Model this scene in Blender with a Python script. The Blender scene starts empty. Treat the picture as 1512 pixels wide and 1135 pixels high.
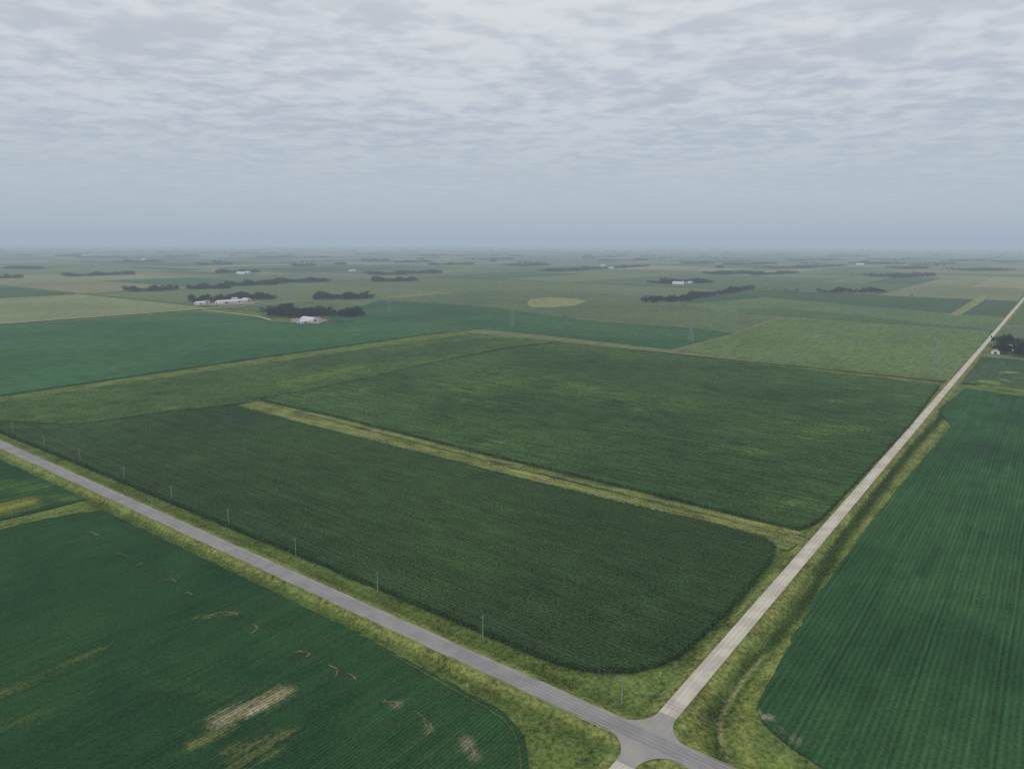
import bpy, math, random
import numpy as np
from mathutils import Matrix, Vector
from mathutils.geometry import delaunay_2d_cdt
random.seed(7); rng=np.random.default_rng(7)
S=bpy.context.scene
# ------------------------------------------------------------ camera
H=167.0; F=1045.0; PITCH=math.atan(208.5/F); ROLL=math.radians(0.22)
R3=(Matrix.Rotation(math.pi/2-PITCH,3,'X') @ Matrix.Rotation(ROLL,3,'Z'))
cam=bpy.data.cameras.new("camera"); co=bpy.data.objects.new("camera",cam); S.collection.objects.link(co)
co.matrix_world=Matrix.Translation((0,0,H)) @ R3.to_4x4()
cam.sensor_width=36; cam.lens=F/1512*36; cam.clip_start=1; cam.clip_end=250000
S.camera=co
# ground survey: photo measurement -> metres on the flat land (x,y)
def G(u,v,z=0.0):
    d=R3 @ Vector((u-756,-(v-567.5),-F))
    t=(H-z)/(-d.z)
    return (d.x*t,d.y*t)
P0=np.array(G(956,1094))
pa=np.array(G(1512,441)); pb=np.array(G(0,657))
A=(pa-P0)/np.linalg.norm(pa-P0); B=(pb-P0)/np.linalg.norm(pb-P0)
M2=np.array([[A[0],B[0]],[A[1],B[1]]]); M2i=np.linalg.inv(M2)
def W(a,b): return (P0[0]+A[0]*a+B[0]*b, P0[1]+A[1]*a+B[1]*b)
def AB(x,y): return M2i@np.array([x-P0[0],y-P0[1]])
ANG_A=math.atan2(A[1],A[0]); ANG_B=math.atan2(B[1],B[0])
def lin(c): return c/12.92 if c<=0.04045 else ((c+0.055)/1.055)**2.4
def C(r,g,b,k=0.85): 
    m=(r+g+b)/3; d=0.10
    r,g,b=[c*(1-d)+m*d for c in (r,g,b)]
    if g>r: r=r*1.07; b=b*0.93
    return (lin(r/255)/k,lin(g/255)/k,lin(b/255)/k,1.0)
# ------------------------------------------------------------ node helpers
def mk(nt,t,ins=None,**p):
    n=nt.nodes.new(t)
    for k,v in p.items(): setattr(n,k,v)
    for k,v in (ins or {}).items():
        s=n.inputs[k]
        if isinstance(v,bpy.types.NodeSocket): nt.links.new(v,s)
        else: s.default_value=v
    return n
def math_(nt,op,a,b=0.0,c=None,clamp=False):
    ins={0:a,1:b}
    if c is not None: ins[2]=c
    return mk(nt,'ShaderNodeMath',ins,operation=op,use_clamp=clamp).outputs[0]
def mixc(nt,f,a,b,bt='MIX'):
    return mk(nt,'ShaderNodeMix',{0:f,6:a,7:b},data_type='RGBA',blend_type=bt).outputs[2]
def noise(nt,vec,scale,detail=2,rough=0.5,dist=0.0,dim='2D'):
    return mk(nt,'ShaderNodeTexNoise',{'Vector':vec,'Scale':scale,'Detail':detail,'Roughness':rough,'Distortion':dist},noise_dimensions=dim).outputs[0]
def sstep(nt,v,lo,hi):
    return mk(nt,'ShaderNodeMapRange',{0:v,1:lo,2:hi,3:0.0,4:1.0},interpolation_type='SMOOTHSTEP').outputs[0]
def newmat(name):
    m=bpy.data.materials.new(name); m.use_nodes=True; m.node_tree.nodes.clear(); return m,m.node_tree
def finish(nt,col,normal=None,rough=1.0,spec=False):
    if spec:
        s=mk(nt,'ShaderNodeBsdfPrincipled',{'Base Color':col,'Roughness':rough,'Specular IOR Level':0.3})
    else:
        s=mk(nt,'ShaderNodeBsdfDiffuse',{'Color':col,'Roughness':0.0})
    o=mk(nt,'ShaderNodeOutputMaterial',{'Surface':s.outputs[0]})
def field_mat(name,c1,c2,ang,spacing=1.52,rowk=0.12,med=0.5,strk=0.5,fin=0.6,big=0.008,bump=0.0,use_tint=False,tram=0.0,fs=0.7):
    m,nt=newmat(name)
    pos=mk(nt,'ShaderNodeNewGeometry').outputs['Position']
    mp=mk(nt,'ShaderNodeMapping',{'Vector':pos,'Rotation':(0,0,-ang)}).outputs[0]
    st=mk(nt,'ShaderNodeMapping',{'Vector':mp,'Scale':(0.015,0.28,1)}).outputs[0]
    nb=noise(nt,pos,big,2,0.6); nm=noise(nt,pos,0.05,3,0.7); nf=noise(nt,pos,fs,1,0.8)
    ns=noise(nt,st,1.0,2,0.75)
    sy=mk(nt,'ShaderNodeSeparateXYZ',{0:mp}).outputs[1]
    if use_tint:
        tc=mk(nt,'ShaderNodeAttribute',attribute_name='tint').outputs['Color']
        base=mixc(nt,math_(nt,'MULTIPLY',sstep(nt,nb,0.35,0.65),0.35),tc,c2)
    else: base=mixc(nt,sstep(nt,nb,0.33,0.67),c1,c2)
    def cen(x,k): return math_(nt,'MULTIPLY',math_(nt,'SUBTRACT',x,0.5),k*2)
    v=math_(nt,'ADD',1.0,cen(nm,med)); v=math_(nt,'ADD',v,cen(ns,strk)); v=math_(nt,'ADD',v,cen(nf,fin))
    if rowk>0:
        wob=math_(nt,'MULTIPLY',nb,5.0)
        row=math_(nt,'SINE',math_(nt,'ADD',math_(nt,'MULTIPLY',sy,2*math.pi/spacing),wob))
        rk=math_(nt,'MULTIPLY',math_(nt,'MULTIPLY',row,rowk),math_(nt,'MULTIPLY',ns,2.0))
        v=math_(nt,'ADD',v,rk)
    if tram>0:
        pp=math_(nt,'PINGPONG',sy,13.7)
        d=math_(nt,'ABSOLUTE',math_(nt,'SUBTRACT',pp,1.3))
        v=math_(nt,'SUBTRACT',v,math_(nt,'MULTIPLY',math_(nt,'SUBTRACT',1.0,sstep(nt,d,0.2,0.55)),math_(nt,'MULTIPLY',ns,tram)))
    v=math_(nt,'MAXIMUM',v,0.25)
    pa_=mk(nt,'ShaderNodeAttribute',attribute_name='paint')
    br=math_(nt,'ADD',math_(nt,'MULTIPLY',ns,0.45),math_(nt,'ADD',math_(nt,'MULTIPLY',nm,0.3),math_(nt,'MULTIPLY',nf,0.25)))
    mask=sstep(nt,math_(nt,'ADD',pa_.outputs['Alpha'],math_(nt,'MULTIPLY',math_(nt,'SUBTRACT',br,0.5),2.2)),0.05,1.25)
    mask=math_(nt,'MULTIPLY',mask,math_(nt,'MULTIPLY',pa_.outputs['Alpha'],3.0,clamp=True))
    col=mixc(nt,mask,base,pa_.outputs['Color'])
    col=mk(nt,'ShaderNodeVectorMath',{0:col,'Scale':v},operation='SCALE').outputs[0]
    finish(nt,col,None); return m
def simple_mat(name,col,var=0.15,scale=1.0,rough=0.8,spec=True):
    m,nt=newmat(name)
    pos=mk(nt,'ShaderNodeNewGeometry').outputs['Position']
    n=noise(nt,pos,scale,2,0.6,dim='3D')
    v=math_(nt,'ADD',1.0-var,math_(nt,'MULTIPLY',n,var*2))
    c=mk(nt,'ShaderNodeVectorMath',{0:col[:3],'Scale':v},operation='SCALE').outputs[0]
    finish(nt,c,None,rough,spec); return m
def leaf_mat(name,col):
    m,nt=newmat(name)
    a=mk(nt,'ShaderNodeAttribute',attribute_name='shade').outputs['Fac']
    c=mk(nt,'ShaderNodeVectorMath',{0:col[:3],'Scale':a},operation='SCALE').outputs[0]
    finish(nt,c); return m
# ------------------------------------------------------------ mesh helpers
def mesh_obj(name,V,Fc,mat=None,parent=None,smooth=False):
    V=np.asarray(V,dtype=np.float32).reshape(-1,3)
    me=bpy.data.meshes.new(name)
    if isinstance(Fc,np.ndarray):
        k=Fc.shape[1]; n=len(Fc)
        me.vertices.add(len(V)); me.vertices.foreach_set('co',V.ravel())
        me.loops.add(n*k); me.loops.foreach_set('vertex_index',Fc.astype(np.int32).ravel())
        me.polygons.add(n); me.polygons.foreach_set('loop_start',np.arange(0,n*k,k,dtype=np.int32))
        me.polygons.foreach_set('loop_total',np.full(n,k,dtype=np.int32))
        me.update(calc_edges=True)
    else:
        me.from_pydata([tuple(map(float,v)) for v in V],[],Fc); me.update()
    me.polygons.foreach_set('use_smooth',np.full(len(me.polygons),smooth,dtype=bool))
    ob=bpy.data.objects.new(name,me); S.collection.objects.link(ob)
    if mat: me.materials.append(mat)
    if parent: ob.parent=parent
    return ob
def set_attr(ob,name,arr,kind='FLOAT_COLOR'):
    at=ob.data.attributes.new(name,kind,'POINT')
    at.data.foreach_set('color' if kind=='FLOAT_COLOR' else 'value',np.asarray(arr,dtype=np.float32).ravel())
def empty(name,loc=(0,0,0),rz=0):
    e=bpy.data.objects.new(name,None); S.collection.objects.link(e); e.location=loc; e.rotation_euler[2]=rz; e.empty_display_size=1; return e
def seg_dist(X,Y,p,q):
    p=np.array(p);q=np.array(q);d=q-p;L=max(d@d,1e-9)
    t=np.clip(((X-p[0])*d[0]+(Y-p[1])*d[1])/L,0,1)
    return np.hypot(X-(p[0]+t*d[0]),Y-(p[1]+t*d[1]))
def poly_dist(X,Y,pts):
    D=np.full(np.shape(X),1e9)
    for i in range(len(pts)-1): D=np.minimum(D,seg_dist(X,Y,pts[i],pts[i+1]))
    return D
def inside(X,Y,poly):
    r=np.zeros(X.shape,bool); n=len(poly)
    for i in range(n):
        x1,y1=poly[i]; x2,y2=poly[(i+1)%n]
        if y1==y2: continue
        c=((y1>Y)!=(y2>Y)) & (X<(x2-x1)*(Y-y1)/(y2-y1)+x1)
        r^=c
    return r
def densify(poly,step,jit,closed=True):
    out=[];n=len(poly)
    for i in range(n if closed else n-1):
        p=np.array(poly[i]);q=np.array(poly[(i+1)%n]);L=np.linalg.norm(q-p);k=max(1,int(L/step))
        for j in range(k):
            t=j/k; pt=p+(q-p)*t
            if j>0: pt=pt+rng.normal(0,jit,2)
            out.append((float(pt[0]),float(pt[1])))
    if not closed: out.append(tuple(poly[-1]))
    return out
def chaikin(p,closed=False,n=2):
    for _ in range(n):
        q=[]; m=len(p)
        for i in range(m if closed else m-1):
            a=np.array(p[i]);b=np.array(p[(i+1)%m]); q.append(tuple(a*.75+b*.25)); q.append(tuple(a*.25+b*.75))
        if not closed: q=[p[0]]+q+[p[-1]]
        p=q
    return p
edge_pts=[]
def field(name,px,z,mat,grid=6,jit=0.35,step=4,paint=(),rz=0.15,world=None,skirt=True,corn_edge=False):
    poly=world if world else [G(u,v,0) for u,v in px]
    loop=densify(poly,step,jit)
    xs=[p[0] for p in poly]; ys=[p[1] for p in poly]
    gx,gy=np.meshgrid(np.arange(min(xs),max(xs),grid),np.arange(min(ys),max(ys),grid))
    gx=gx.ravel()+rng.uniform(-.3,.3,gx.size)*grid; gy=gy.ravel()+rng.uniform(-.3,.3,gy.size)*grid
    m=inside(gx,gy,loop); gx=gx[m];gy=gy[m]
    d=poly_dist(gx,gy,poly+[poly[0]]); k=d>grid*0.4; gx=gx[k];gy=gy[k]
    ox,oy=loop[0]
    vs=[Vector((p[0]-ox,p[1]-oy)) for p in loop]+[Vector((x-ox,y-oy)) for x,y in zip(gx,gy)]
    n=len(loop)
    r=delaunay_2d_cdt(vs,[],[list(range(n))],1,1e-4)
    vc=np.array([(v.x+ox,v.y+oy) for v in r[0]]); fc=[list(f) for f in r[2]]
    z_=np.full(len(vc),z)+rng.normal(0,rz,len(vc))
    V=np.column_stack([vc,z_]); nv=len(V)
    if skirt:
        ec={}
        for f in fc:
            for i in range(len(f)):
                a,b=f[i],f[(i+1)%len(f)]; ec[(a,b)]=1
        low={}; W_=[]; add=[]
        for (a,b) in ec:
            if (b,a) not in ec:
                for q in (a,b):
                    if q not in low: low[q]=nv+len(W_); W_.append((V[q,0],V[q,1],-0.6))
                add.append([b,a,low[a],low[b]])
        V=np.vstack([V,np.array(W_)]); fc+=add
    ob=mesh_obj(name,V,fc,mat,smooth=False)
    pc=np.zeros((len(V),4),np.float32)
    for (p,q,w,colr,s) in paint:
        wp=G(*p);wq=G(*q)
        dd=seg_dist(V[:,0],V[:,1],wp,wq); g=np.exp(-(dd/w)**2)*s
        mm=(g>pc[:,3])&(g>0.01); pc[mm,3]=g[mm]; pc[mm,:3]=colr[:3]
    set_attr(ob,'paint',pc)
    if corn_edge: edge_pts.append((poly,z,corn_edge))
    return ob
def ribbon(name,pts,w,z,mat,wj=0.0,zf=None):
    P=np.array(pts); T=np.gradient(P,axis=0); T/=np.linalg.norm(T,axis=1)[:,None]+1e-9; N=np.column_stack([-T[:,1],T[:,0]])
    n=len(P); wl=w/2*(1+rng.normal(0,wj,n)); wr=w/2*(1+rng.normal(0,wj,n))
    if wj>0: e=np.sin(np.linspace(0.08,math.pi-0.08,n))**0.5; wl*=e; wr*=e
    L=P+N*wl[:,None]; Rr=P-N*wr[:,None]
    V=np.vstack([np.column_stack([L,np.full(n,z)]),np.column_stack([Rr,np.full(n,z)])])
    Fq=np.array([[i+n,i+1+n,i+1,i] for i in range(n-1)])
    ob=mesh_obj(name,V,Fq,mat); set_attr(ob,'paint',np.zeros((len(V),4))); return ob
# ------------------------------------------------------------ GROUND (one sheet to the horizon)
ditch_px=[(1110,1190),(1080,1140),(1060,1098),(1060,1055),(1080,1018),(1112,975),(1140,945),(1165,915),(1190,885),(1215,845),(1235,805),(1265,765),(1300,720),(1345,662),(1384,622),(1400,600)]
ditch=chaikin([G(*p) for p in ditch_px])
def axis(lo_f,hi_f,lo_m,hi_m,mid):
    a=list(np.arange(lo_f,hi_f,1.0)); 
    a+=list(np.arange(hi_f,hi_m,mid)); x=hi_m; s=mid
    while x<65000: a.append(x); s*=1.18; x+=s
    a.append(65000.0)
    b=[]; x=lo_f-mid
    while x>lo_m: b.append(x); x-=mid
    s=mid
    while x>-65000: b.append(x); s*=1.18; x-=s
    b.append(-65000.0)
    return np.array(sorted(set(a+b)))
aa=axis(-34,90,-250,1000,4.0); bb=axis(-62,20,-260,1000,5.0)
GA,GB=np.meshgrid(aa,bb,indexing='ij')
GX=P0[0]+A[0]*GA+B[0]*GB; GY=P0[1]+A[1]*GA+B[1]*GB
def prof(d,top,w0,depth,dd):
    d=np.abs(d)
    return np.interp(d,[0,w0,w0+4,w0+dd,w0+dd+1.5,w0+dd+6],[top,top,-depth*0.6,-depth,-depth,0])
h1=prof(GA,1.0,5.3,0.9,5.0)
h2=prof(GB,1.0,4.4,0.7,4.5)
hh=np.where(np.abs(h1)>1e-9,h1,h2); hh=np.where((h1!=0)&(h2!=0),np.maximum(h1,h2),hh)
dd_=np.full(GX.shape,1e9); near=(np.abs(GA)<1200)&(np.abs(GB)<260)
dd_[near]=poly_dist(GX[near],GY[near],ditch)
hh=hh-np.where(dd_<40,1.6*np.exp(-(dd_/3.5)**2),0)*(np.abs(GB)>8)
hh=hh+np.where((np.abs(GA)>14)&(np.abs(GB)>12)&(np.hypot(GA,GB)<1500),rng.normal(0,0.07,GX.shape),0)
tint=np.zeros(GX.shape+(4,),np.float32); tint[...]=C(86,108,54)
def blend(mask,c):
    global tint
    c=np.array(c); tint=tint*(1-mask[...,None])+c*mask[...,None]
dA=np.abs(GA);dB=np.abs(GB)
blend(np.exp(-((dA-7.0)/2.2)**2)*0.8,C(110,122,66)); blend(np.exp(-((dB-6.0)/1.8)**2)*0.8,C(114,124,72))
blend(np.exp(-((dA-11.5)/1.8)**2)*0.5,C(60,88,42)); blend(np.exp(-((dB-10)/1.5)**2)*0.3*(GB>0),C(60,88,42))
blend(np.where(dd_<60,np.exp(-((dd_-8)/3)**2),0)*0.7,C(108,120,62))
blend(np.where(dd_<60,np.exp(-(dd_/2.6)**2),0)*0.85,C(54,80,40)); 
chan=chaikin([G(*p) for p in [(1082,1128),(1066,1092),(1063,1060),(1080,1025),(1105,990),(1130,962)]])
dc=np.full(GX.shape,1e9); dc[near]=poly_dist(GX[near],GY[near],chan)
blend(np.where(dc<20,np.exp(-(dc/1.1)**2),0)*.9,C(128,136,94))
idx=np.arange(GX.size).reshape(GX.shape)
Q=np.stack([idx[:-1,:-1],idx[1:,:-1],idx[1:,1:],idx[:-1,1:]],-1).reshape(-1,4)
if A[0]*B[1]-A[1]*B[0]<0: Q=Q[:,::-1]
grass=field_mat("grass_mat",C(74,102,50),C(68,94,44),ANG_A,spacing=3,rowk=0.0,med=0.8,strk=0.25,fin=0.9,big=0.03,use_tint=True,fs=.5)
g=mesh_obj("ground",np.column_stack([GX.ravel(),GY.ravel(),hh.ravel()]),Q,grass,smooth=True)
set_attr(g,'tint',tint.reshape(-1,4)); set_attr(g,'paint',np.zeros((GX.size,4)))
# ------------------------------------------------------------ NEAR FIELDS
corn_f=field_mat("corn_mat",C(43,67,39),C(49,75,43),ANG_B,spacing=2.28,rowk=0.16,med=0.35,strk=0.4,fin=0.95,big=0.006)
corn_b=field_mat("corn_back_mat",C(47,75,43),C(58,88,49),ANG_B,spacing=3.04,rowk=0.13,med=0.4,strk=0.7,fin=0.7,big=0.005,fs=.4)
bean_l=field_mat("soybean_mat",C(33,66,40),C(39,74,43),ANG_A,spacing=1.52,rowk=0.2,med=0.3,strk=0.3,fin=0.45,big=0.012,tram=.25)
bean_r=field_mat("soybean_east_mat",C(37,74,45),C(46,85,52),ANG_A,spacing=2.28,rowk=0.16,med=0.28,strk=0.35,fin=0.45,big=0.01,tram=.4)
bean_n=field_mat("soybean_north_mat",C(46,88,58),C(54,98,62),ANG_A,spacing=1.52,rowk=0.0,med=0.4,strk=0.4,fin=0.4,big=0.004)
mixd=field_mat("mixed_crop_mat",C(54,81,46),C(64,93,50),ANG_A,spacing=1.52,rowk=0.0,med=0.5,strk=0.4,fin=0.6,big=0.006,fs=.3)
YG=C(98,122,50); YG2=C(80,106,52); TAN=C(140,130,96); BRN=C(112,104,84); DK=C(30,52,30)
F2P=[]
r2=random.Random(3)
for k in range(44):
    u=r2.uniform(480,1150); v=r2.uniform(595,760)
    F2P.append(((u,v),(u+r2.uniform(10,38),v+r2.uniform(-1,4)),r2.uniform(2.5,5),DK,r2.uniform(.45,.75)))
for k in range(14):
    u=r2.uniform(650,1250); v=r2.uniform(535,680)
    F2P.append(((u,v),(u+r2.uniform(20,60),v+r2.uniform(-1,3)),r2.uniform(6,16),YG2,r2.uniform(.3,.5)))
field("corn_field",[(345,601),(480,637),(640,677),(760,708),(900,742),(1030,772),(1125,797),(1142,808),(1139,825),(1120,852),(1090,887),(1050,928),(1012,962),(975,984),(930,994),(880,994),(830,984),(780,964),(700,930),(600,888),(480,837),(360,788),(250,742),(150,700),(62,664),(8,642),(-38,622),(60,628),(110,630),(200,618)],2.3,corn_f,grid=4,rz=0.25,corn_edge=8000,
  paint=[((900,925),(1020,850),12,C(52,80,46),0.4),((440,780),(640,700),60,C(48,74,44),0.35),((20,632),(150,632),12,C(56,86,48),.6),((620,830),(690,860),4,DK,.5),((900,780),(960,800),4,DK,.5),((720,740),(800,760),4,DK,.45),((560,800),(600,815),3,DK,.5),((1000,850),(1040,840),3,DK,.4)])
field("corn_field",[(385,592),(470,576),(560,557),(640,538),(740,518),(830,507),(1000,526),(1200,549),(1386,571),(1340,633),(1270,708),(1210,770),(1178,783),(1100,765),(960,730),(800,692),(650,655),(500,617)],2.3,corn_b,grid=5,rz=0.25,corn_edge=4500,
  paint=[((860,575),(900,585),40,YG2,0.5),((960,610),(1010,600),30,YG2,0.35),((1200,640),(1260,635),22,YG2,0.5),((440,590),(540,580),30,YG2,0.4),((700,575),(760,560),60,YG2,0.35),((1150,755),(1180,745),8,YG2,0.4)]+F2P)
field("crop_field",[(-60,605),(10,593),(350,543),(700,493),(828,505),(738,516),(638,536),(558,555),(470,574),(380,590),(343,599),(200,616),(110,628),(60,626),(-38,620)],1.5,mixd,grid=8,rz=0.2,
  paint=[((430,565),(520,545),30,YG,0.5),((240,605),(300,600),10,YG,0.5),((700,498),(760,500),25,YG,0.6),((620,508),(690,500),30,YG2,0.5),((500,585),(560,560),14,YG2,0.5),((60,610),(150,600),30,YG2,0.35),((400,575),(450,570),12,YG2,0.5)])
SB=0.75
field("soybean_field",[(152,754),(260,806),(400,873),(520,932),(620,986),(700,1029),(745,1053),(768,1080),(778,1110),(782,1160),(760,1500),(-300,1500),(-330,850),(0,783),(70,766)],SB,bean_l,grid=2.2,rz=0.05,
  paint=[((325,1068),(415,1025),5,TAN,0.85),((365,1058),(390,1045),2.0,C(158,146,116),1.0),((290,1100),(345,1075),4,C(100,106,62),0.6),((340,1112),(425,1085),4,C(100,104,64),0.6),((350,1130),(400,1110),5,C(96,102,62),0.5),((0,1028),(150,960),3.2,C(92,102,54),0.6),((0,1075),(60,1060),5,C(70,88,46),0.4),((280,915),(350,907),2,C(90,104,64),0.5),
  ((250,1010),(330,1030),6,C(52,82,42),0.4),((570,1040),(590,1043),1.8,BRN,.8),((688,1095),(700,1120),2.6,BRN,.8),((628,1068),(636,1085),1.4,BRN,0.7),((100,860),(220,900),25,C(30,60,36),0.4),((600,1100),(640,1135),8,C(52,70,42),0.4)])
field("crop_field",[(-230,560),(0,679),(128,738),(70,753),(0,769),(-300,825)],SB,bean_l,grid=4,rz=0.08,
  paint=[((-80,768),(28,746),15,C(112,124,50),1.0),((60,735),(120,738),8,C(78,102,44),0.6),((-30,715),(60,722),14,C(70,98,44),0.6)])
field("soybean_field",[(1426,574),(1512,586),(1700,612),(2300,1100),(2300,1500),(1500,1400),(1330,1200),(1215,1135),(1160,1098),(1128,1068),(1118,1045),(1132,1014),(1162,958),(1202,888),(1270,792),(1332,714),(1376,664),(1405,629),(1390,612),(1386,604),(1402,592)],SB,bean_r,grid=3.0,rz=0.05,
  paint=[((1120,1055),(1132,1062),2.2,C(158,148,132),1.1),((1150,1075),(1175,1095),2,BRN,0.6),((1430,905),(1470,850),3,C(62,96,48),0.5),((1335,800),(1350,790),2,C(62,98,48),0.5),((1300,980),(1330,930),3,DK,0.7),((1430,657),(1465,662),7,C(40,60,40),0.8),((1360,850),(1385,810),4,C(26,56,34),0.7),((1480,700),(1512,690),20,C(50,94,58),0.4),((1260,1070),(1290,1020),2.5,DK,0.6),((1410,620),(1440,600),12,C(46,96,58),0.5),((1400,1000),(1440,930),3,DK,.45),((1220,1000),(1250,960),2.5,DK,.5)])
field("crop_field",[(1432,567),(1452,540),(1512,532),(1760,548),(1760,606),(1512,580)],1.0,field_mat("pasture_mat",C(82,112,58),C(96,124,64),ANG_A,rowk=0,med=.4,strk=.3,fin=.3),grid=15)
# ------------------------------------------------------------ grassed waterway between the corn fields
wm=field_mat("waterway_grass_mat",C(90,106,60),C(106,118,68),ANG_B,rowk=0.0,med=0.8,strk=0.9,fin=0.9,big=0.03)
top=[(386,592.5),(500,618),(650,656),(800,693),(960,731),(1100,766),(1178,784)]
bot=[(1142,807),(1030,771),(900,741),(760,707),(640,676),(480,636),(346,600)]
field("grass_waterway",top+[(1195,795),(1160,812)]+bot,0.12,wm,grid=5,rz=0.04,skirt=False)
dwm=field_mat("ditch_weeds_mat",C(56,80,42),C(66,90,46),ANG_B,rowk=0,med=.8,strk=.5,fin=1.0,big=.05)
mid=[(400,598),(500,624),(650,663),(800,701),(960,739),(1100,774),(1165,790)]
ribbon("drainage_ditch",densify(chaikin([G(*p) for p in mid]),5,0.5,False),3.6,0.26,dwm,wj=0.35)
tn=field_mat("dry_grass_mat",C(118,126,80),C(102,116,64),ANG_B,rowk=0,med=.8,strk=.6,fin=.9,big=.05)
for off,w in ((-4.5,2.0),(4.0,2.4)):
    m_=[(u,v+off) for u,v in [(370,596),(500,628),(650,667),(800,705),(960,743),(1100,778),(1150,789)]]
    ribbon("dry_grass_strip",densify(chaikin([G(*p) for p in m_]),4,0.5,False),w,0.2+0.01*off/4,tn,wj=0.5)
ribbon("drainage_ditch",densify([G(*p) for p in [(-20,621),(110,629),(250,609),(345,599),(470,574.5),(560,555.5),(640,536.5),(740,516),(832,504)]],8,0.6,False),2.6,2.0,dwm,wj=0.3)
ribbon("field_track",densify([G(*p) for p in [(-200,815),(0,776),(70,759),(140,746),(165,735)]],4,0.3,False),1.6,0.15,field_mat("track_mat",C(124,120,84),C(104,108,66),ANG_B,rowk=0,med=.6,fin=.6),wj=0.2)
sm=field_mat("bare_soil_mat",C(80,90,60),C(94,96,70),ANG_A,rowk=0,med=.9,strk=.4,fin=1.2,big=.3)
for arc in ([(305,912),(325,906),(345,906),(353,911),(345,915)],[(370,938),(380,932),(378,925),(370,924)],[(430,967),(445,963),(460,968),(452,972)],[(484,984),(497,988),(500,996),(494,1003)],[(128,786),(140,789),(150,795),(143,797)],[(168,820),(180,819),(190,824)],[(200,838),(212,833)],[(272,878),(280,876),(284,881)],[(514,996),(522,1000),(526,1006)],[(560,1041),(580,1037),(594,1044)],[(612,1052),(630,1066),(640,1078),(632,1088)],[(676,1092),(690,1100),(704,1116),(692,1126)],[(240,860),(255,856),(262,862)]):
    ribbon("bare_soil_patch",densify(chaikin([G(*p) for p in arc]),.8,0.15,False),1.0,SB+0.2,sm,wj=0.45)
hr=[(560,958),(640,1003),(705,1040),(742,1062),(760,1085),(768,1110),(770,1160)]
ribbon("headland_rows",densify(chaikin([G(*p) for p in hr]),3,0.15,False),1.1,SB+0.2,field_mat("headland_mat",C(56,80,44),C(66,88,46),ANG_A,rowk=0,fin=.8),wj=.2)
# ------------------------------------------------------------ ROADS
def strip(name,pts_ab,w,z,mat,axis_):
    (a0,b0),(a1,b1)=pts_ab; n=max(2,int(max(abs(a1-a0),abs(b1-b0))/200)+1)
    V=[];Fq=[]
    for i in range(n+1):
        t=i/n;a=a0+(a1-a0)*t;b=b0+(b1-b0)*t
        for s in (-1,1):
            x,y=W(a+(s*w/2 if axis_=='b' else 0),b+(s*w/2 if axis_=='a' else 0)); V.append((x,y,z))
        if i: k=2*i; Fq.append([k-2,k-1,k+1,k])
    return mesh_obj(name,V,np.array(Fq),mat)
def road_mat(name,c1,c2,ang,fine=0.25,strk=.3,tracks=None):
    m,nt=newmat(name)
    pos=mk(nt,'ShaderNodeNewGeometry').outputs['Position']
    mp=mk(nt,'ShaderNodeMapping',{'Vector':mk(nt,'ShaderNodeVectorMath',{0:pos,1:(P0[0],P0[1],0)},operation='SUBTRACT').outputs[0],'Rotation':(0,0,-ang)}).outputs[0]
    st=mk(nt,'ShaderNodeMapping',{'Vector':mp,'Scale':(0.03,1.3,1)}).outputs[0]
    a=noise(nt,st,1.0,3,0.6); b=noise(nt,pos,2.5,2,.7); c=noise(nt,pos,0.08,2,.6)
    v=math_(nt,'ADD',1-strk*.5-fine*.5,math_(nt,'ADD',math_(nt,'MULTIPLY',a,strk),math_(nt,'MULTIPLY',b,fine)))
    if tracks:
        y=math_(nt,'ABSOLUTE',mk(nt,'ShaderNodeSeparateXYZ',{0:mp}).outputs[1])
        d=math_(nt,'ABSOLUTE',math_(nt,'SUBTRACT',math_(nt,'ABSOLUTE',math_(nt,'SUBTRACT',y,tracks[0])),tracks[1]))
        v=math_(nt,'MULTIPLY',v,math_(nt,'ADD',1.0,math_(nt,'MULTIPLY',math_(nt,'SUBTRACT',1.0,sstep(nt,d,0.15,0.6)),tracks[2])))
    col=mk(nt,'ShaderNodeVectorMath',{0:mixc(nt,sstep(nt,c,.35,.65),c1,c2),'Scale':v},operation='SCALE').outputs[0]
    finish(nt,col,None,0.9,False); return m
asph=road_mat("asphalt_mat",C(144,141,139),C(134,131,130),ANG_B,tracks=(1.75,0.8,-0.12))
grav=road_mat("gravel_mat",C(188,179,163),C(172,163,147),ANG_A,fine=.45,tracks=(0.9,0.0,0.12))
shol=road_mat("gravel_shoulder_mat",C(144,139,120),C(122,122,94),ANG_B,fine=.6,strk=.6)
paintw=simple_mat("white_line_mat",(0.5,0.5,0.49,1),.3,.8)
painty=simple_mat("yellow_line_mat",(0.42,0.33,0.1,1),.3,.8)
strip("road_shoulder",[(0,-3000),(0,9000)],9.6,1.06,shol,'b')
r=strip("asphalt_road",[(0,-3000),(0,9000)],7.2,1.10,asph,'b')
for s in (-1,1):
    for (b0,b1) in ((14,3000),(-800,-14)):
        o=strip("edge_line",[(s*3.35,b0),(s*3.35,b1)],0.13,1.13,paintw,'b'); o.parent=r
b=16
while b<500:
    o=strip("centre_dash",[(0,b),(0,b+3.5)],0.13,1.13,painty,'b'); o.parent=r; b+=12.2
o=strip("centre_line",[(0.0,-200),(0.0,-12)],0.13,1.13,painty,'b'); o.parent=r
gr=strip("gravel_road",[(14,0),(22000,0)],6.8,1.08,grav,'a')
gs=strip("gravel_road",[(-400,0),(-14,0)],6.8,1.08,grav,'a')
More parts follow.
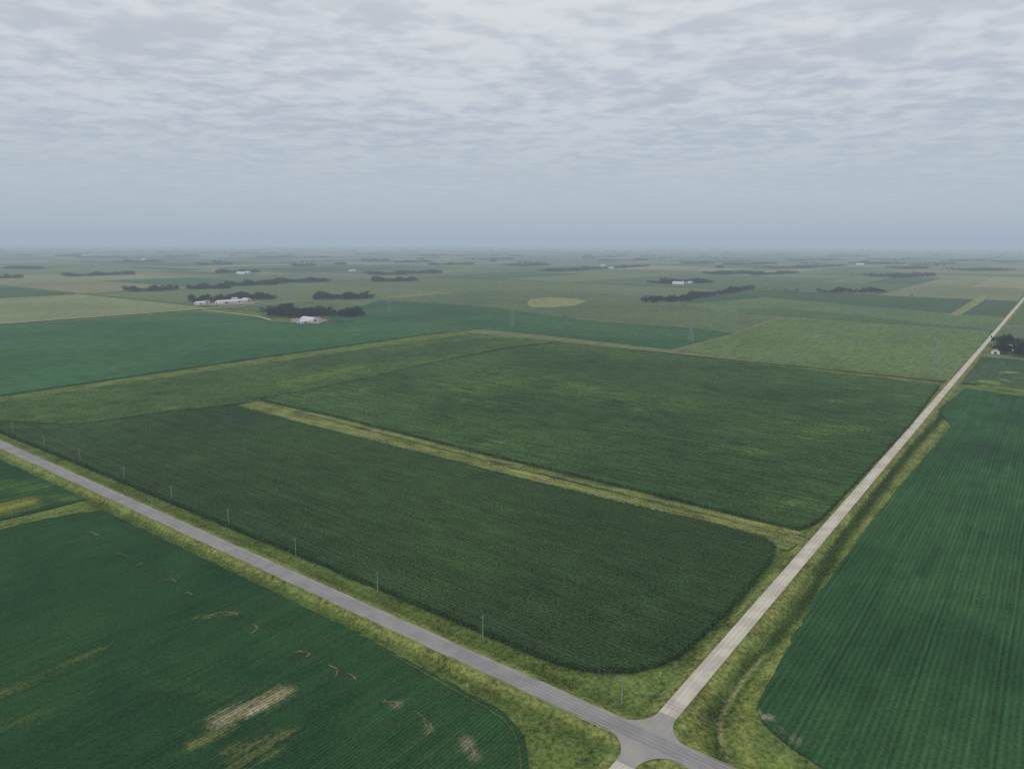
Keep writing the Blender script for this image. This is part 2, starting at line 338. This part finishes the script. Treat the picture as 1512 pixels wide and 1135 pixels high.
def flare(sa,sb,Rr=12):
    a0=3.59; b0=3.3
    pts=[(sa*a0,0.0)]; pts+= [(sa*a0,sb*(b0+Rr))]
    for i in range(1,13):
        t=i/12*math.pi/2
        pts.append((sa*(a0+Rr-Rr*math.cos(t)),sb*(b0+Rr-Rr*math.sin(t))))
    pts.append((sa*(a0+Rr),0.0))
    f=list(range(len(pts)))
    V=[W(*p)+(1.12,) for p in pts]
    return V,f
V=[];Fs=[]
for sa in (-1,1):
    for sb in (-1,1):
        v,f=flare(sa,sb); k=len(V); V+=v
        x=[i+k for i in f]
        ar=sum(v[i][0]*v[(i+1)%len(v)][1]-v[(i+1)%len(v)][0]*v[i][1] for i in range(len(v)))
        Fs.append(x if ar>0 else x[::-1])
apr=road_mat("apron_mat",C(152,147,138),C(143,139,134),ANG_A,fine=.4)
mesh_obj("road_intersection",V,Fs,apr)
rV=[];rF=[]
def addq(V_,F_,c,z):
    k=len(V_); V_+= [p+(z,) for p in c]; F_.append([k,k+1,k+2,k+3])
for k in range(-12,16):
    b0=k*1609.0
    if k!=0: addq(rV,rF,[W(-3000,b0-4),W(22000,b0-4),W(22000,b0+4),W(-3000,b0+4)],2.35 if k==1 else 1.3)
    a0=k*1609.0
    if k>0: addq(rV,rF,[W(a0-4,-15000),W(a0+4,-15000),W(a0+4,22000),W(a0-4,22000)],1.25)
mesh_obj("section_road",rV,rF,road_mat("far_gravel_mat",C(170,162,144),C(150,148,124),ANG_A))
# ------------------------------------------------------------ FAR PATCHWORK OF FIELDS
pal=[C(82,106,76),C(72,100,72),C(94,116,80),C(106,122,88),C(62,94,68),C(86,108,74),C(78,104,76),C(98,116,80),C(56,86,62),C(116,126,92),C(128,130,102),C(88,106,74),C(110,124,88)]
fV=[];fF=[];fC=[]
rr=random.Random(11)
def cell(i,j):
    a0=i*804.5;b0=j*804.5
    split=rr.choice([1,1,2,2,3,4]); ax=rr.random()<0.5
    for k in range(split):
        c=list(rr.choice(pal)); q=rr.uniform(.8,1.15); c=[c[0]*q,c[1]*q,c[2]*q,1]
        m0=9; s=(804.5-2*m0)/split
        if ax: ra=(a0+m0+k*s,a0+m0+(k+1)*s-3); rb=(b0+m0,b0+804.5-m0)
        else: ra=(a0+m0,a0+804.5-m0); rb=(b0+m0+k*s,b0+m0+(k+1)*s-3)
        kk=len(fV); z=1.15
        for (a,b) in ((ra[0],rb[0]),(ra[1],rb[0]),(ra[1],rb[1]),(ra[0],rb[1])):
            fV.append(W(a,b)+(z,)); fC.append(c)
        fF.append([kk,kk+1,kk+2,kk+3])
for i in range(-2,40):
    for j in range(-26,40):
        if i in (-2,-1,0) and j in (-2,-1,0,1): continue
        if i==-1 or i==-2:
            if j<2: continue
        x,y=W((i+.5)*804.5,(j+.5)*804.5)
        if y<-200 or abs(x)>y*0.95+1500: continue
        cell(i,j)
fm=field_mat("farmland_mat",C(74,108,70),C(78,98,66),ANG_A,rowk=0,med=.35,strk=.35,fin=.1,big=.0025,use_tint=True)
fo=mesh_obj("farmland",fV,np.array(fF),fm); set_attr(fo,'tint',fC); set_attr(fo,'paint',np.zeros((len(fV),4)))
def fm2(n,c1,c2,**k): return field_mat(n,c1,c2,ANG_A,rowk=0.0,med=.4,strk=.45,fin=.35,big=.004,fs=.2,**k)
FZ=1.9
field("crop_field",[(-260,520),(0,481),(150,472),(288,461),(380,470),(400,476),(470,478),(560,474),(640,480),(690,486),(350,534),(10,584),(-120,602)],FZ,bean_n,grid=18,rz=.1,
   paint=[((490,490),(560,488),25,YG2,.5),((200,530),(400,505),40,C(56,96,58),.4)])
field("crop_field",[(470,476),(560,444),(640,448),(740,456),(870,474),(1000,484),(1082,493),(990,517),(840,500),(705,486),(640,479),(560,473)],FZ,fm2("crop_b",C(46,84,56),C(56,94,62)),grid=20,paint=[((860,495),(900,497),20,YG2,.5)])
field("crop_field",[(1000,519),(1078,497),(1152,471),(1310,479),(1462,492),(1446,514),(1402,562),(1200,544)],FZ,fm2("crop_c",C(78,106,64),C(88,114,70)),grid=20,paint=[((1250,520),(1300,525),30,YG2,.5)])
field("crop_field",[(560,443),(700,430),(790,428),(990,440),(1060,462),(1146,469),(1076,493),(1000,483),(872,472),(742,455)],FZ-.2,fm2("crop_d",C(82,103,70),C(74,96,66)),grid=30)
field("crop_field",[(1064,461),(1150,468),(1310,477),(1466,490),(1484,470),(1300,455),(1130,440),(1010,450)],FZ-.1,fm2("crop_e",C(76,103,70),C(84,110,72)),grid=30)
field("crop_field",[(1090,456),(1180,458),(1440,486),(1448,488),(1300,478),(1090,463)],FZ+.15,fm2("crop_e2",C(64,94,62),C(70,100,64)),grid=40)
field("hay_field",[(778,450),(783,443),(812,440),(850,442),(866,446),(850,452),(815,455),(785,455)],FZ+.3,fm2("hay",C(112,126,84),C(118,130,90)),grid=15,skirt=False)
field("hay_field",[(1400,467),(1448,437),(1461,437),(1446,450),(1415,468)],FZ+.3,fm2("hay2",C(116,128,92),C(106,122,82)),grid=15,skirt=False)
ribbon("farm_lane",[G(*p) for p in [(300,459),(380,468),(400,474)]],5,2.4,grav)
# ------------------------------------------------------------ foliage scatter
def tufts(name,XY,z0,hgt,size,per,mat,spread=0.6,shade=(.6,1.5)):
    n=len(XY); N=n*per
    c=np.repeat(XY,per,axis=0)+rng.normal(0,spread,(N,2)); zz=np.repeat(z0,per)+rng.uniform(.1,1,N)*np.repeat(hgt,per)
    d1=rng.normal(0,1,(N,3)); d1/=np.linalg.norm(d1,axis=1)[:,None]
    d2=rng.normal(0,1,(N,3)); d2-= (d1*d2).sum(1)[:,None]*d1; d2/=np.linalg.norm(d2,axis=1)[:,None]
    s=size*rng.uniform(.5,1.3,N)[:,None]; ctr=np.column_stack([c,zz])
    V=np.stack([ctr-d1*s,ctr-d2*s*.6,ctr+d1*s,ctr+d2*s*.6],1).reshape(-1,3)
    ob=mesh_obj(name,V,np.arange(N*4).reshape(-1,4),mat)
    set_attr(ob,'shade',np.repeat(rng.uniform(shade[0],shade[1],N),4),'FLOAT'); return ob
lc=leaf_mat("corn_leaf_mat",C(52,80,44)); lg=leaf_mat("weed_leaf_mat",C(94,114,58)); lcat=leaf_mat("cattail_mat",C(64,92,48))
for poly,z,n in edge_pts:
    P=np.array(poly+[poly[0]]); L=np.linalg.norm(np.diff(P,axis=0),axis=1); k=rng.choice(len(L),n,p=L/L.sum()); t=rng.uniform(0,1,n)[:,None]
    XY=P[k]*(1-t)+P[k+1]*t+rng.normal(0,.7,(n,2))
    tufts("corn_edge_plants",XY,np.full(n,.2),np.full(n,2.6),.45,5,lc,.5)
D=np.array(ditch); L=np.linalg.norm(np.diff(D,axis=0),axis=1); n=3000
k=rng.choice(len(L),n,p=L/L.sum()); t=rng.uniform(0,1,n)[:,None]
XY=D[k]*(1-t)+D[k+1]*t; XY=XY+rng.normal(0,1,(n,2))*(0.8+1.6*(0.5+0.5*np.sin(XY[:,1]*0.11))[:,None])
XY=XY[np.array([abs(AB(*p)[1])>7 for p in XY])]; XY=XY[poly_dist(XY[:,0],XY[:,1],chan)>1.6]
tufts("cattails",XY,np.full(len(XY),-1.1),np.full(len(XY),1.8),.35,6,lcat,.5,(.5,1.3))
n=7000
ab=np.column_stack([rng.uniform(-30,420,n),-rng.uniform(8,50,n)]); 
ab2=np.column_stack([rng.choice([-1,1],n)*rng.uniform(8,17,n),rng.uniform(10,420,n)])
ab=np.vstack([ab,ab2]); XY=P0+ab[:,:1]*A+ab[:,1:]*B
ok=~inside(XY[:,0],XY[:,1],[G(*p) for p in [(1426,574),(1512,586),(1700,612),(2300,1100),(2300,1500),(1500,1400),(1215,1135),(1160,1098),(1118,1045),(1132,1014),(1202,888),(1270,792),(1376,664),(1405,629)]])
XY=XY[ok]; tufts("verge_weeds",XY,np.full(len(XY),-.4),np.full(len(XY),.7),.26,3,lg,.6,(.6,1.25))
# ------------------------------------------------------------ TREES
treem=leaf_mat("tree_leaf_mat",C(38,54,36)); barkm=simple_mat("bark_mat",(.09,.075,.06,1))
def grove_mesh(name,pos,hts,q,size):
    n=len(pos)
    nl=5; lob=rng.normal(0,1,(n,nl,3)); lob/=np.linalg.norm(lob,axis=2)[...,None]; lob*=np.array([.26,.26,.2])
    pick=rng.integers(0,nl,(n,q)); lc_=np.take_along_axis(lob,pick[...,None].repeat(3,2),1)
    off=rng.normal(0,1,(n,q,3)); off/=np.linalg.norm(off,axis=2)[...,None]; off*=rng.uniform(.45,1,(n,q,1))**.5*np.array([.17,.17,.16])
    ctr=(lc_+off)*hts[:,None,None]; ctr[...,2]+= (hts*.6)[:,None]; ctr[...,0]+=pos[:,0,None]; ctr[...,1]+=pos[:,1,None]
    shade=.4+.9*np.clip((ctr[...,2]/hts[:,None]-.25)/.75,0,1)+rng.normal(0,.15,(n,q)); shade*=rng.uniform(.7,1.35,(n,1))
    N=n*q; ctr=ctr.reshape(-1,3); ctr[:,2]=np.maximum(ctr[:,2],.8)
    d1=rng.normal(0,1,(N,3)); d1/=np.linalg.norm(d1,axis=1)[:,None]
    d2=rng.normal(0,1,(N,3)); d2-=(d1*d2).sum(1)[:,None]*d1; d2/=np.linalg.norm(d2,axis=1)[:,None]
    s=(np.repeat(hts,q)*size*rng.uniform(.6,1.3,N))[:,None]
    V=np.stack([ctr-d1*s,ctr-d2*s*.8,ctr+d1*s,ctr+d2*s*.8],1).reshape(-1,3)
    Fq=np.arange(N*4).reshape(-1,4)
    r0=hts*.022; r1=hts*.009
    tv=[]; 
    for (dx,dy) in ((1,0),(0,1),(-1,0),(0,-1)): tv.append(np.column_stack([pos[:,0]+dx*r0,pos[:,1]+dy*r0,np.zeros(n)]))
    for (dx,dy) in ((1,0),(0,1),(-1,0),(0,-1)): tv.append(np.column_stack([pos[:,0]+dx*r1,pos[:,1]+dy*r1,hts*.6]))
    T=np.stack(tv,1).reshape(-1,3); base=len(V)+np.arange(n)[:,None]*8
    tf=np.concatenate([base+np.array([[i,(i+1)%4,4+(i+1)%4,4+i]]) for i in range(4)],0)
    V=np.vstack([V,T]); Fq=np.vstack([Fq,tf])
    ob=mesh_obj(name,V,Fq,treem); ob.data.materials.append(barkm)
    mi=np.zeros(len(Fq),np.int32); mi[N:]=1; ob.data.polygons.foreach_set('material_index',mi)
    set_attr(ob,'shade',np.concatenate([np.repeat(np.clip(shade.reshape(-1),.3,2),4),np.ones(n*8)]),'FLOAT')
    return ob
def grove(u0,v0,u1,v1,depth,h=20,q=32,sp=7.5,name="tree_grove"):
    p=np.array(G(u0,v0));r_=np.array(G(u1,v1)); d=r_-p; L=np.linalg.norm(d); d/=L; nrm=np.array([-d[1],d[0]])
    if nrm[1]<0: nrm=-nrm
    depth*=1.4
    n=max(5,int(L*depth/(sp*sp))); n=min(n,800)
    s=rng.uniform(0,1,n); t=rng.uniform(0,1,n)
    ph=rng.uniform(0,6); edge=0.6+.25*np.sin(s*9+ph)+.15*np.sin(s*23+ph*2)
    pos=p+d*(s*L)[:,None]+nrm*(t*depth*edge)[:,None]
    hts=h*rng.uniform(.55,1.15,n)*(0.85+.25*np.sin(s*14+ph))
    return grove_mesh(name,pos,hts,q,.085 if q>20 else .13)
for gdef in [(278,448,330,447,90),(325,443,402,443,90),(465,444,553,442,110),(390,469,450,470,60),(388,466,522,470,90),
    (552,417,618,416,130),(560,407,655,404,150),(275,428,340,427,90),(340,423,412,421,120),(402,419,490,416,90),(198,432,265,429,70),
    (100,409,200,406,90),(320,404,385,403,150),(1016,444,1118,427,35),(982,447,1020,446,70),(963,448,975,447,50),(1058,406,1115,405,150),(1115,407,1180,404,60),
    (978,420,1055,418,130),(1212,433,1310,433,40),(1325,411,1384,409,200),(1445,401,1500,400,200),(815,402,868,400,160),(775,394,820,392,200),(868,399,960,394,90),
    (1155,398,1250,394,200),(175,388,248,387,250),(80,379,110,379,300),(120,381,180,380,100),(0,398,18,397,200),(0,412,36,411,90),(395,381,442,380,250),(533,386,575,386,300),
    (1090,392,1150,390,120),(1290,391,1340,390,200),(1350,398,1375,397,200),(1170,386,1250,385,300),(1480,388,1512,388,200),(1460,521,1512,530,70),(1512,530,1600,540,80),(1464,512,1512,518,60),(900,386,980,384,200),(640,378,720,377,300),(1020,390,1060,389,150),(720,384,760,383,150),
    (640,392,700,391,80),(590,388,640,387,120),(250,380,300,379,200),(300,392,345,391,90),(1400,386,1460,386,150),(1230,380,1290,379,250),(860,380,920,380,250),(440,394,470,393,80)]:
    grove(*gdef)
grove(1140,430,1180,431,20,h=9); grove(1345,438,1352,438,10,h=9)
pos=[];hts=[]
for k in range(1900):
    i=rr.randint(4,44); j=rr.randint(-30,44)
    a=i*804.5+rr.choice([-1,1])*rr.uniform(60,160); b=j*804.5+rr.uniform(-300,300)
    x,y=W(a,b)
    if y<5000 or abs(x)>y*.85: continue
    L=rr.uniform(60,380); dp=rr.uniform(20,110); al=rr.random()<.5
    m=int(rr.uniform(25,55))
    for _ in range(m):
        s=rr.uniform(-L/2,L/2);t=rr.uniform(-dp/2,dp/2)
        if al: s,t=t,s
        pos.append(W(a+s,b+t)); hts.append(rr.uniform(12,22))
grove_mesh("distant_trees",np.array(pos),np.array(hts),8,.25)
# ------------------------------------------------------------ BUILDINGS
white=simple_mat("white_metal_mat",(.78,.78,.78,1),.08,.5,.5); roofw=simple_mat("pale_roof_mat",(.62,.64,.67,1),.1,.5,.4)
roofg=simple_mat("grey_roof_mat",(.2,.2,.21,1),.2,.5,.6); redm=simple_mat("red_barn_mat",(.3,.07,.05,1),.1,.5); doorm=simple_mat("door_mat",(.12,.12,.13,1),.1); steel=simple_mat("galvanised_steel_mat",(.5,.52,.54,1),.15,.5,.35)
def box(n,x0,x1,y0,y1,z0,z1,mat,par):
    V=[(x,y,z) for z in (z0,z1) for x,y in ((x0,y0),(x1,y0),(x1,y1),(x0,y1))]
    return mesh_obj(n,V,[[0,3,2,1],[4,5,6,7],[0,1,5,4],[1,2,6,5],[2,3,7,6],[3,0,4,7]],mat,par)
def barn(x,y,L,Wd,h,rz,name="farm_shed",wall=None,roof=None):
    e=empty(name,(x,y,1.0),rz); wall=wall or white; roof=roof or roofw; w=Wd/2;l=L/2;rh=h+Wd*.22
    V=[(-l,-w,-1),(l,-w,-1),(l,w,-1),(-l,w,-1),(-l,-w,h),(l,-w,h),(l,w,h),(-l,w,h),(-l,0,rh),(l,0,rh)]
    mesh_obj("walls",V,[[0,1,5,4],[2,3,7,6],[1,2,6,9,5],[3,0,4,8,7]],wall,e)
    o=.6; k=rh+.12; s=(rh-h)/w
    V=[(-l-o,-w-o,h-o*s+.12),(l+o,-w-o,h-o*s+.12),(l+o,0,k),(-l-o,0,k),(-l-o,w+o,h-o*s+.12),(l+o,w+o,h-o*s+.12)]
    mesh_obj("roof",V,[[0,1,2,3],[3,2,5,4]],roof,e)
    box("door",-l*.25,l*.15,-w-.08,-w-.01,0,h*.8,doorm,e); box("end_door",-l-.08,-l-.01,-w*.4,w*.4,0,h*.85,doorm,e)
    for k in range(3): box("window_%d"%(k+1),l*.35+k*l*.2,l*.35+k*l*.2+1.2,-w-.07,-w-.01,h*.45,h*.7,doorm,e)
    return e
def grain_bin(x,y,r,h):
    e=empty("grain_bin",(x,y,0.3)); n=20
    V=[(r*math.cos(i*2*math.pi/n),r*math.sin(i*2*math.pi/n),z) for z in (0,h) for i in range(n)]
    mesh_obj("shell",V,[[i,(i+1)%n,n+(i+1)%n,n+i] for i in range(n)],steel,e,True)
    V=[(r*1.04*math.cos(i*2*math.pi/n),r*1.04*math.sin(i*2*math.pi/n),h) for i in range(n)]+[(0,0,h+r*.5)]
    mesh_obj("roof",V,[[i,(i+1)%n,n] for i in range(n)],steel,e)
def at(u,v,f,*a,**k):
    x,y=G(u,v); return f(x,y,*a,**k)
for (u,v,L,Wd,h,ori) in [(333,449,52,16,7,0),(352,447,30,14,6,0),(364,445,26,13,6,1),(295,451,22,14,7,0),(457,475,40,17,6,1),(449,478,24,12,5,0),(357,405,70,20,8,1),(366,404,34,18,8,1),(877,396,60,20,8,1),(890,394,50,20,9,0),(902,397,40,18,8,1),(1002,420,50,18,7,1),(1018,419,34,16,6,0),(800,391,50,18,7,1),(212,384,60,20,8,1),(410,362,200,60,18,1),(520,401,40,16,6,0),(1098,404,40,16,6,1),(1490,517,18,12,5,0),(1270,391,60,20,7,1)]:
    at(u,v,barn,L,Wd,h,ANG_A if ori==0 else ANG_B)
at(305,448,barn,16,10,6,ANG_A,name="farmhouse",roof=roofg); at(467,474,barn,16,10,6,ANG_A,name="farmhouse",roof=roofg); at(890,398,barn,20,14,7,ANG_B,name="red_barn",wall=redm,roof=roofg)
at(1470,523,barn,16,11,5,ANG_A,name="farmhouse",roof=roofg)
for (u,v) in [(345,446),(349,446),(884,395),(362,404),(1008,419)]: at(u,v,grain_bin,6,11)
ya=field_mat("farmyard_mat",C(144,136,118),C(126,122,98),ANG_A,rowk=0,med=.5,fin=.4)
field("farmyard",[(430,472),(470,470),(486,474),(470,479),(430,477)],FZ+.25,ya,grid=10,skirt=False)
field("farmyard",[(284,452),(330,447),(385,447),(372,450),(330,452)],FZ+.25,ya,grid=10,skirt=False)
# ------------------------------------------------------------ beams / poles / pylons
def beams(name,segs,mat,parent=None):
    V=[];Fq=[]
    for p,q,r0,r1 in segs:
        p=Vector(p);q=Vector(q);d=(q-p).normalized(); u=d.orthogonal().normalized(); w=d.cross(u); k=len(V)
        for c,rr_ in ((p,r0),(q,r1)):
            for i in range(6):
                t=i*math.pi/3; V.append(tuple(c+u*math.cos(t)*rr_+w*math.sin(t)*rr_))
        for i in range(6): Fq.append([k+i,k+(i+1)%6,k+6+(i+1)%6,k+6+i])
        Fq.append([k+5-i for i in range(6)]); Fq.append([k+6+i for i in range(6)])
    return mesh_obj(name,V,Fq,mat,parent)
wood=simple_mat("weathered_pole_mat",(.34,.32,.29,1),.25,2); wirem=simple_mat("wire_mat",(.10,.10,.10,1),.05); insm=simple_mat("insulator_mat",(.45,.44,.43,1),.1)
poles=[]
for (u,v) in [(918,1038),(713,942),(558,874),(437,821),(338,776),(254,740),(184,711),(119,683),(66,661),(20,641),(-25,622)]:
    x,y=G(u,v); poles.append((x,y))
tops=[]
for (x,y) in poles:
    e=empty("utility_pole",(x,y,-.3),ANG_A); h=11.0
    beams("pole",[((0,0,0),(0,0,h),.2,.14)],wood,e)
    beams("crossarm",[((-1.3,0.16,h-.7),(1.3,0.16,h-.7),.08,.08),((-.7,0.14,h-.75),(0,.14,h-1.5),.04,.04),((.7,0.14,h-.75),(0,.14,h-1.5),.04,.04)],wood,e)
    beams("insulators",[((s,0.16,h-.62),(s,.16,h-.3),.07,.05) for s in (-1.2,1.2)]+[((0,0,h),(0,0,h+.35),.07,.05)],insm,e)
    tops.append([(x+math.cos(ANG_A)*s,y+math.sin(ANG_A)*s,h-.6+(.35 if s==0 else 0)) for s in (-1.2,0,1.2)]+[(x,y,h-3)])
x0,y0=poles[0];x1,y1=poles[1]; dx,dy=x0-x1,y0-y1
tops.insert(0,[(p[0]+dx,p[1]+dy,p[2]) for p in tops[0]])
ws=[]
for i in range(len(tops)-1):
    for p,q in zip(tops[i],tops[i+1]):
        pr=None
        for k in range(9):
            t=k/8; pt=(p[0]+(q[0]-p[0])*t,p[1]+(q[1]-p[1])*t,p[2]+(q[2]-p[2])*t-4*1.0*t*(1-t))
            if pr: ws.append((pr,pt,.03,.03))
            pr=pt
beams("power_line",ws,wirem)
galv=simple_mat("pylon_steel_mat",(.3,.32,.34,1),.1,.5,.5)
TW=[(330,424),(432,446),(575,463),(757,484),(1020,506),(1382,543)]
tw=[G(*p) for p in TW]; att=[]
for i,(x,y) in enumerate(tw):
    j=min(i+1,len(tw)-1); k=max(i-1,0); dirn=math.atan2(tw[j][1]-tw[k][1],tw[j][0]-tw[k][0])
    e=empty("transmission_tower",(x,y,0),dirn+math.pi/2); sg=[]
    lv=[(0,4.2),(8,3.2),(16,2.3),(23,1.5),(28,1.1),(33,.9),(38,.15)]
    for (z0,w0),(z1,w1) in zip(lv[:-1],lv[1:]):
        c=[(-1,-1),(1,-1),(1,1),(-1,1)]
        for q in range(4):
            s=c[q];t=c[(q+1)%4]
            sg.append(((s[0]*w0,s[1]*w0,z0),(s[0]*w1,s[1]*w1,z1),.2,.2))
            sg.append(((s[0]*w0,s[1]*w0,z0),(t[0]*w1,t[1]*w1,z1),.09,.09)); sg.append(((t[0]*w0,t[1]*w0,z0),(s[0]*w1,s[1]*w1,z1),.09,.09))
            sg.append(((s[0]*w1,s[1]*w1,z1),(t[0]*w1,t[1]*w1,z1),.09,.09))
    beams("lattice_body",sg,galv,e)
    arms=[]; ins=[]
    for z,w in ((23,6.5),(28,8),(33,5.5)):
        for s in (-1,1):
            for yy in (-1,1): arms.append(((0,yy*1.0,z),(s*w,0,z+.6),.13,.1)); arms.append(((0,yy*.9,z+2),(s*w,0,z+.6),.1,.08))
            ins.append(((s*w,0,z+.6),(s*w,0,z-1.6),.12,.12))
    beams("crossarms",arms,galv,e); beams("insulators",ins,insm,e)
    ca,sa_=math.cos(dirn+math.pi/2),math.sin(dirn+math.pi/2)
    att.append([(x+ca*s*w,y+sa_*s*w,z-1.6) for z,w in ((23,6.5),(28,8),(33,5.5)) for s in (-1,1)])
ws=[]
for i in range(len(att)-1):
    for p,q in zip(att[i],att[i+1]):
        pr=None
        for k in range(11):
            t=k/10; pt=(p[0]+(q[0]-p[0])*t,p[1]+(q[1]-p[1])*t,p[2]+(q[2]-p[2])*t-4*7*t*(1-t))
            if pr: ws.append((pr,pt,.02,.02))
            pr=pt
beams("transmission_line",ws,wirem)
for (u,v) in [(690,1018),(975,1000)]:
    x,y=G(u,v); e=empty("road_marker_sign",(x,y,0),ANG_B)
    beams("post",[((0,0,-.5),(0,0,2.2),.05,.05)],steel,e); box("panel",-.04,.04,-.35,.35,1.5,2.3,white,e)
# ------------------------------------------------------------ WORLD : overcast
w=bpy.data.worlds.new("World"); S.world=w; w.use_nodes=True; nt=w.node_tree; nt.nodes.clear()
EL=math.radians(48); AZ=math.radians(215)
sky=mk(nt,'ShaderNodeTexSky'); sky.sky_type='NISHITA'; sky.sun_disc=False; sky.sun_elevation=EL; sky.sun_rotation=AZ
dr=mk(nt,'ShaderNodeTexCoord').outputs['Generated']
nrm=mk(nt,'ShaderNodeVectorMath',{0:dr},operation='NORMALIZE').outputs[0]
sp=mk(nt,'ShaderNodeSeparateXYZ',{0:nrm}); z=math_(nt,'MAXIMUM',sp.outputs[2],0.0); zz=math_(nt,'ADD',z,0.06)
px_=math_(nt,'DIVIDE',sp.outputs[0],zz); py_=math_(nt,'DIVIDE',sp.outputs[1],zz)
cv=mk(nt,'ShaderNodeCombineXYZ',{0:px_,1:py_,2:0.0}).outputs[0]
cvr=mk(nt,'ShaderNodeMapping',{'Vector':cv,'Rotation':(0,0,math.radians(8)),'Scale':(0.9,1.05,1)}).outputs[0]
n1=noise(nt,cvr,4.0,3,0.55,0.15); n2=noise(nt,cvr,0.9,1,0.5); n3=noise(nt,cvr,9.0,1,0.6)
cl=math_(nt,'ADD',math_(nt,'MULTIPLY',n1,0.55),math_(nt,'ADD',math_(nt,'MULTIPLY',n2,0.25),math_(nt,'MULTIPLY',n3,0.2)))
cl=sstep(nt,cl,0.36,0.62)
fade=sstep(nt,z,0.04,0.19)
clf=math_(nt,'ADD',math_(nt,'MULTIPLY',math_(nt,'SUBTRACT',cl,0.5),math_(nt,'ADD',0.22,math_(nt,'MULTIPLY',fade,0.72))),0.5)
def L3(r,g,b): return (lin(r/255),lin(g/255),lin(b/255),1)
rampD=mk(nt,'ShaderNodeValToRGB',{0:z}); rampD.color_ramp.elements[0].position=0.0; rampD.color_ramp.elements[0].color=L3(176,189,202)
rampD.color_ramp.elements[1].position=0.30; rampD.color_ramp.elements[1].color=L3(198,203,211)
e_=rampD.color_ramp.elements.new(0.12); e_.color=L3(177,188,202)
rampL=mk(nt,'ShaderNodeValToRGB',{0:z}); rampL.color_ramp.elements[0].position=0.0; rampL.color_ramp.elements[0].color=L3(186,198,209)
rampL.color_ramp.elements[1].position=0.30; rampL.color_ramp.elements[1].color=L3(225,227,231)
e_=rampL.color_ramp.elements.new(0.12); e_.color=L3(203,210,219)
cc=mixc(nt,clf,rampD.outputs[0],rampL.outputs[0])
b1=mk(nt,'ShaderNodeBackground',{'Color':cc,'Strength':1.0}); b2=mk(nt,'ShaderNodeBackground',{'Color':sky.outputs[0],'Strength':0.08})
mx=mk(nt,'ShaderNodeMixShader',{0:0.06,1:b1.outputs[0],2:b2.outputs[0]})
mk(nt,'ShaderNodeOutputWorld',{'Surface':mx.outputs[0]})
sl=bpy.data.lights.new("sun","SUN"); sl.energy=0.95; sl.angle=math.radians(18); sl.color=(1,.97,.92)
so=bpy.data.objects.new("sun",sl); S.collection.objects.link(so)
sd=Vector((math.sin(AZ)*math.cos(EL),math.cos(AZ)*math.cos(EL),math.sin(EL))); so.rotation_euler=sd.to_track_quat('Z','Y').to_euler()
# ------------------------------------------------------------ haze over the land, its scattered light put in as emission
m,nt=newmat("haze_glow_mat"); beta=9.6e-5
hz=L3(162,177,191)
ab=mk(nt,'ShaderNodeVolumeAbsorption',{'Color':(0,0,0,1),'Density':beta})
em=mk(nt,'ShaderNodeEmission',{'Color':hz,'Strength':beta})  # even glow of the volume stands in for skylight scattered by haze
ad=mk(nt,'ShaderNodeAddShader',{0:ab.outputs[0],1:em.outputs[0]})
mk(nt,'ShaderNodeOutputMaterial',{'Volume':ad.outputs[0]})
e=empty("haze"); box("haze_glow_volume",-64000,64000,-64000,64000,-60,450,m,e)
S.view_settings.view_transform='Standard'; S.view_settings.look='None'; S.view_settings.exposure=0
